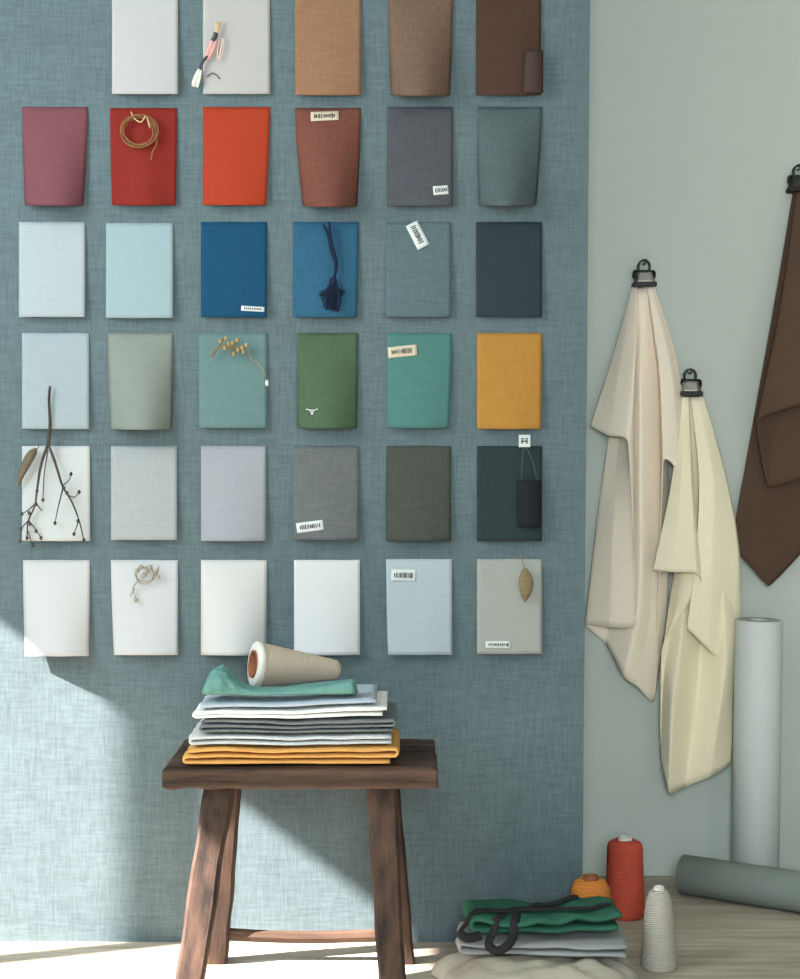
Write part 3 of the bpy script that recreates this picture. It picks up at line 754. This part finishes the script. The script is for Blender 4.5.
hang('yellowish cream cloth hanging lower, left of the white paper roll', [
    [(681,397,.03), (672,480,.085), (653,570,.10)],
    [(684,397,.038), (681,480,.10), (673,572,.115)],
    [(688,397,.038), (691,480,.10), (696,573,.11)],
    [(689,397,.03), (694,500,.08), (701,583,.09)],
    [(688,397,.026), (690,500,.06), (677,600,.065), (662,648,.07)],
    [(690,397,.022), (685,520,.045), (670,600,.035), (662,665,.045), (661,757,.055)],
    [(692,397,.022), (690,520,.055), (681,640,.085), (673,700,.11), (669,793,.08)],
    [(695,397,.025), (700,520,.04), (701,650,.035), (692,730,.045), (685,787,.05)],
    [(699,397,.026), (715,500,.055), (723,600,.075), (725,665,.09), (709,777,.07)],
    [(703,397,.018), (727,480,.022), (740,560,.026), (741,612,.026), (733,700,.030), (731,763,.028)],
    [(703,397,.030), (726,480,.050), (738,560,.055), (731,630,.050), (728,668,.048)],
    [(697,397,.034), (713,480,.075), (712,560,.088), (709,650,.090)],
    [(691,397,.034), (699,480,.070), (695,560,.085), (687,628,.095)]], M_CR2)
hang('dark brown cloth hanging at the right edge of the picture', [
    [(793,192,.018), (775,300,.03), (757,400,.03), (731,545,.022)],
    [(795,192,.018), (785,300,.03), (772,420,.034), (750,566,.04)],
    [(798,192,.02), (792,300,.03), (785,450,.03), (769,586,.045)],
    [(802,192,.02), (812,300,.03), (815,450,.03), (803,551,.03)],
    [(806,192,.016), (840,350,.02), (858,470,.02)],
    [(806,192,.03), (835,300,.06), (850,440,.07)],
    [(803,192,.034), (810,300,.06), (812,474,.07)],
    [(800,192,.034), (788,330,.06), (768,486,.06)],
    [(797,192,.04), (780,310,.08), (757,420,.09)],
    [(800,192,.045), (800,310,.1), (795,406,.115)],
    [(804,192,.04), (825,310,.09), (835,400,.09)]], M_BR)

def clip(px, py, label, dark=False):
    """bulldog clip; px,py = middle of the jaw; hangs by its wire ring from a hook"""
    c0 = P(px, py, YR - .026)
    t = thing('bulldog_clip', label, 'clip', c0, 'bulldog clips on the grey wall')
    w = .029
    jw = obj('jaw', *join(box(-w, w, -.024, -.016, -.006, .006), box(-w, w, .012, .020, -.006, .006)), M_BLACK, t, smooth=False); bevel(jw, .002, 2)
    def wedge(s):
        return grid(lambda u, v: Vector(((2*u-1) * (w - .004 - .006 * v), s * (.019 - .012 * v), .006 + .026 * v)), 4, 6)
    bd = obj('body', *join(wedge(-1), wedge(1)), M_DARKSTEEL if dark else M_STEEL, t); solid(bd, .0018)
    obj('spring', *tube([Vector((-w * .85, 0, .033)), Vector((w * .85, 0, .033))], .0055, 12), M_BLACK, t)
    hl = []
    for s in (-1, 1):
        hl.append(tube([Vector((-.013, s*.007, .033)), Vector((-.014, s*.009, .050)), Vector((-.008, s*.009, .060)), Vector((0, s*.008, .063)), Vector((.008, s*.009, .060)), Vector((.014, s*.009, .050)), Vector((.013, s*.007, .033))], .0021, 8, 28))
    obj('handle', *join(*hl), M_DARKSTEEL, t)
    for s in (-1, 1):
        obj('side_plate', *shift(ball((0, 0, 0), (.004, .012, .011), 10), (s * (w - .003), 0, .026)), M_BLACK, t)
    h0 = c0 + Vector((0, .026, .052))
    hk = obj('wall_hook', *tube([Vector((0, 0, .004)), Vector((0, -.012, .003)), Vector((0, -.024, 0.0)), Vector((0, -.040, .001)), Vector((0, -.043, .012))], .0024, 8, 20), M_DARKSTEEL, loc=h0)
    tag(hk, 'small wall hook holding the ' + label.split('gripping the ')[1] + ' and its clip', 'hook', 'wall hooks')
    return t
clip(644, 285, 'bulldog clip gripping the rosy cream cloth')
clip(690, 394, 'bulldog clip gripping the yellowish cream cloth')
clip(799, 190, 'bulldog clip gripping the dark brown cloth', True)

# ------------------------------------------------------------------ camera and light
cam = bpy.data.cameras.new('camera'); co = bpy.data.objects.new('camera', cam); COL.objects.link(co)
co.location = (0, 0, CH); co.rotation_euler = (PI / 2, 0, 0)
cam.sensor_fit = 'VERTICAL'; cam.sensor_height = 36.0; cam.sensor_width = 36.0
cam.lens = 36.0 * F / 979.0
cam.shift_y = -(489.5 - HZ) / 979.0
cam.clip_start = 0.05
sc.camera = co

sun = bpy.data.lights.new('sun', 'SUN'); sun.energy = 56; sun.angle = math.radians(1.0); sun.color = (1.0, 0.88, 0.82)
sob = bpy.data.objects.new('sun', sun); COL.objects.link(sob)
sob.rotation_euler = Vector((SX, SY, SZ)).to_track_quat('-Z', 'Y').to_euler()
def area(name, loc, target, size, sizey, power, color):
    a = bpy.data.lights.new(name, 'AREA'); a.shape = 'RECTANGLE'; a.size = size; a.size_y = sizey; a.energy = power; a.color = color
    o = bpy.data.objects.new(name, a); COL.objects.link(o); o.location = loc
    o.rotation_euler = (Vector(target) - Vector(loc)).to_track_quat('-Z', 'Y').to_euler()
    return o
area('window_daylight', (-1.9, 2.0, 1.95), (0.0, 3.1, 1.2), 1.3, 1.3, 64, (0.84, 0.97, 1.0))
area('front_fill', (0.15, -0.5, 1.5), (0.5, 3.6, 0.75), 0.8, 1.0, 80, (0.84, 0.97, 1.0))  # added fill from the camera side; no window stands there
w = bpy.data.worlds.new('world'); sc.world = w; w.use_nodes = True
bg = w.node_tree.nodes['Background']; bg.inputs['Color'].default_value = (0.80, 0.93, 1.0, 1); bg.inputs['Strength'].default_value = 0.16

sc.view_settings.view_transform = 'Standard'; sc.view_settings.look = 'None'
sc.view_settings.exposure = 0.0; sc.view_settings.gamma = 1.0
sc.view_settings.use_curve_mapping = False
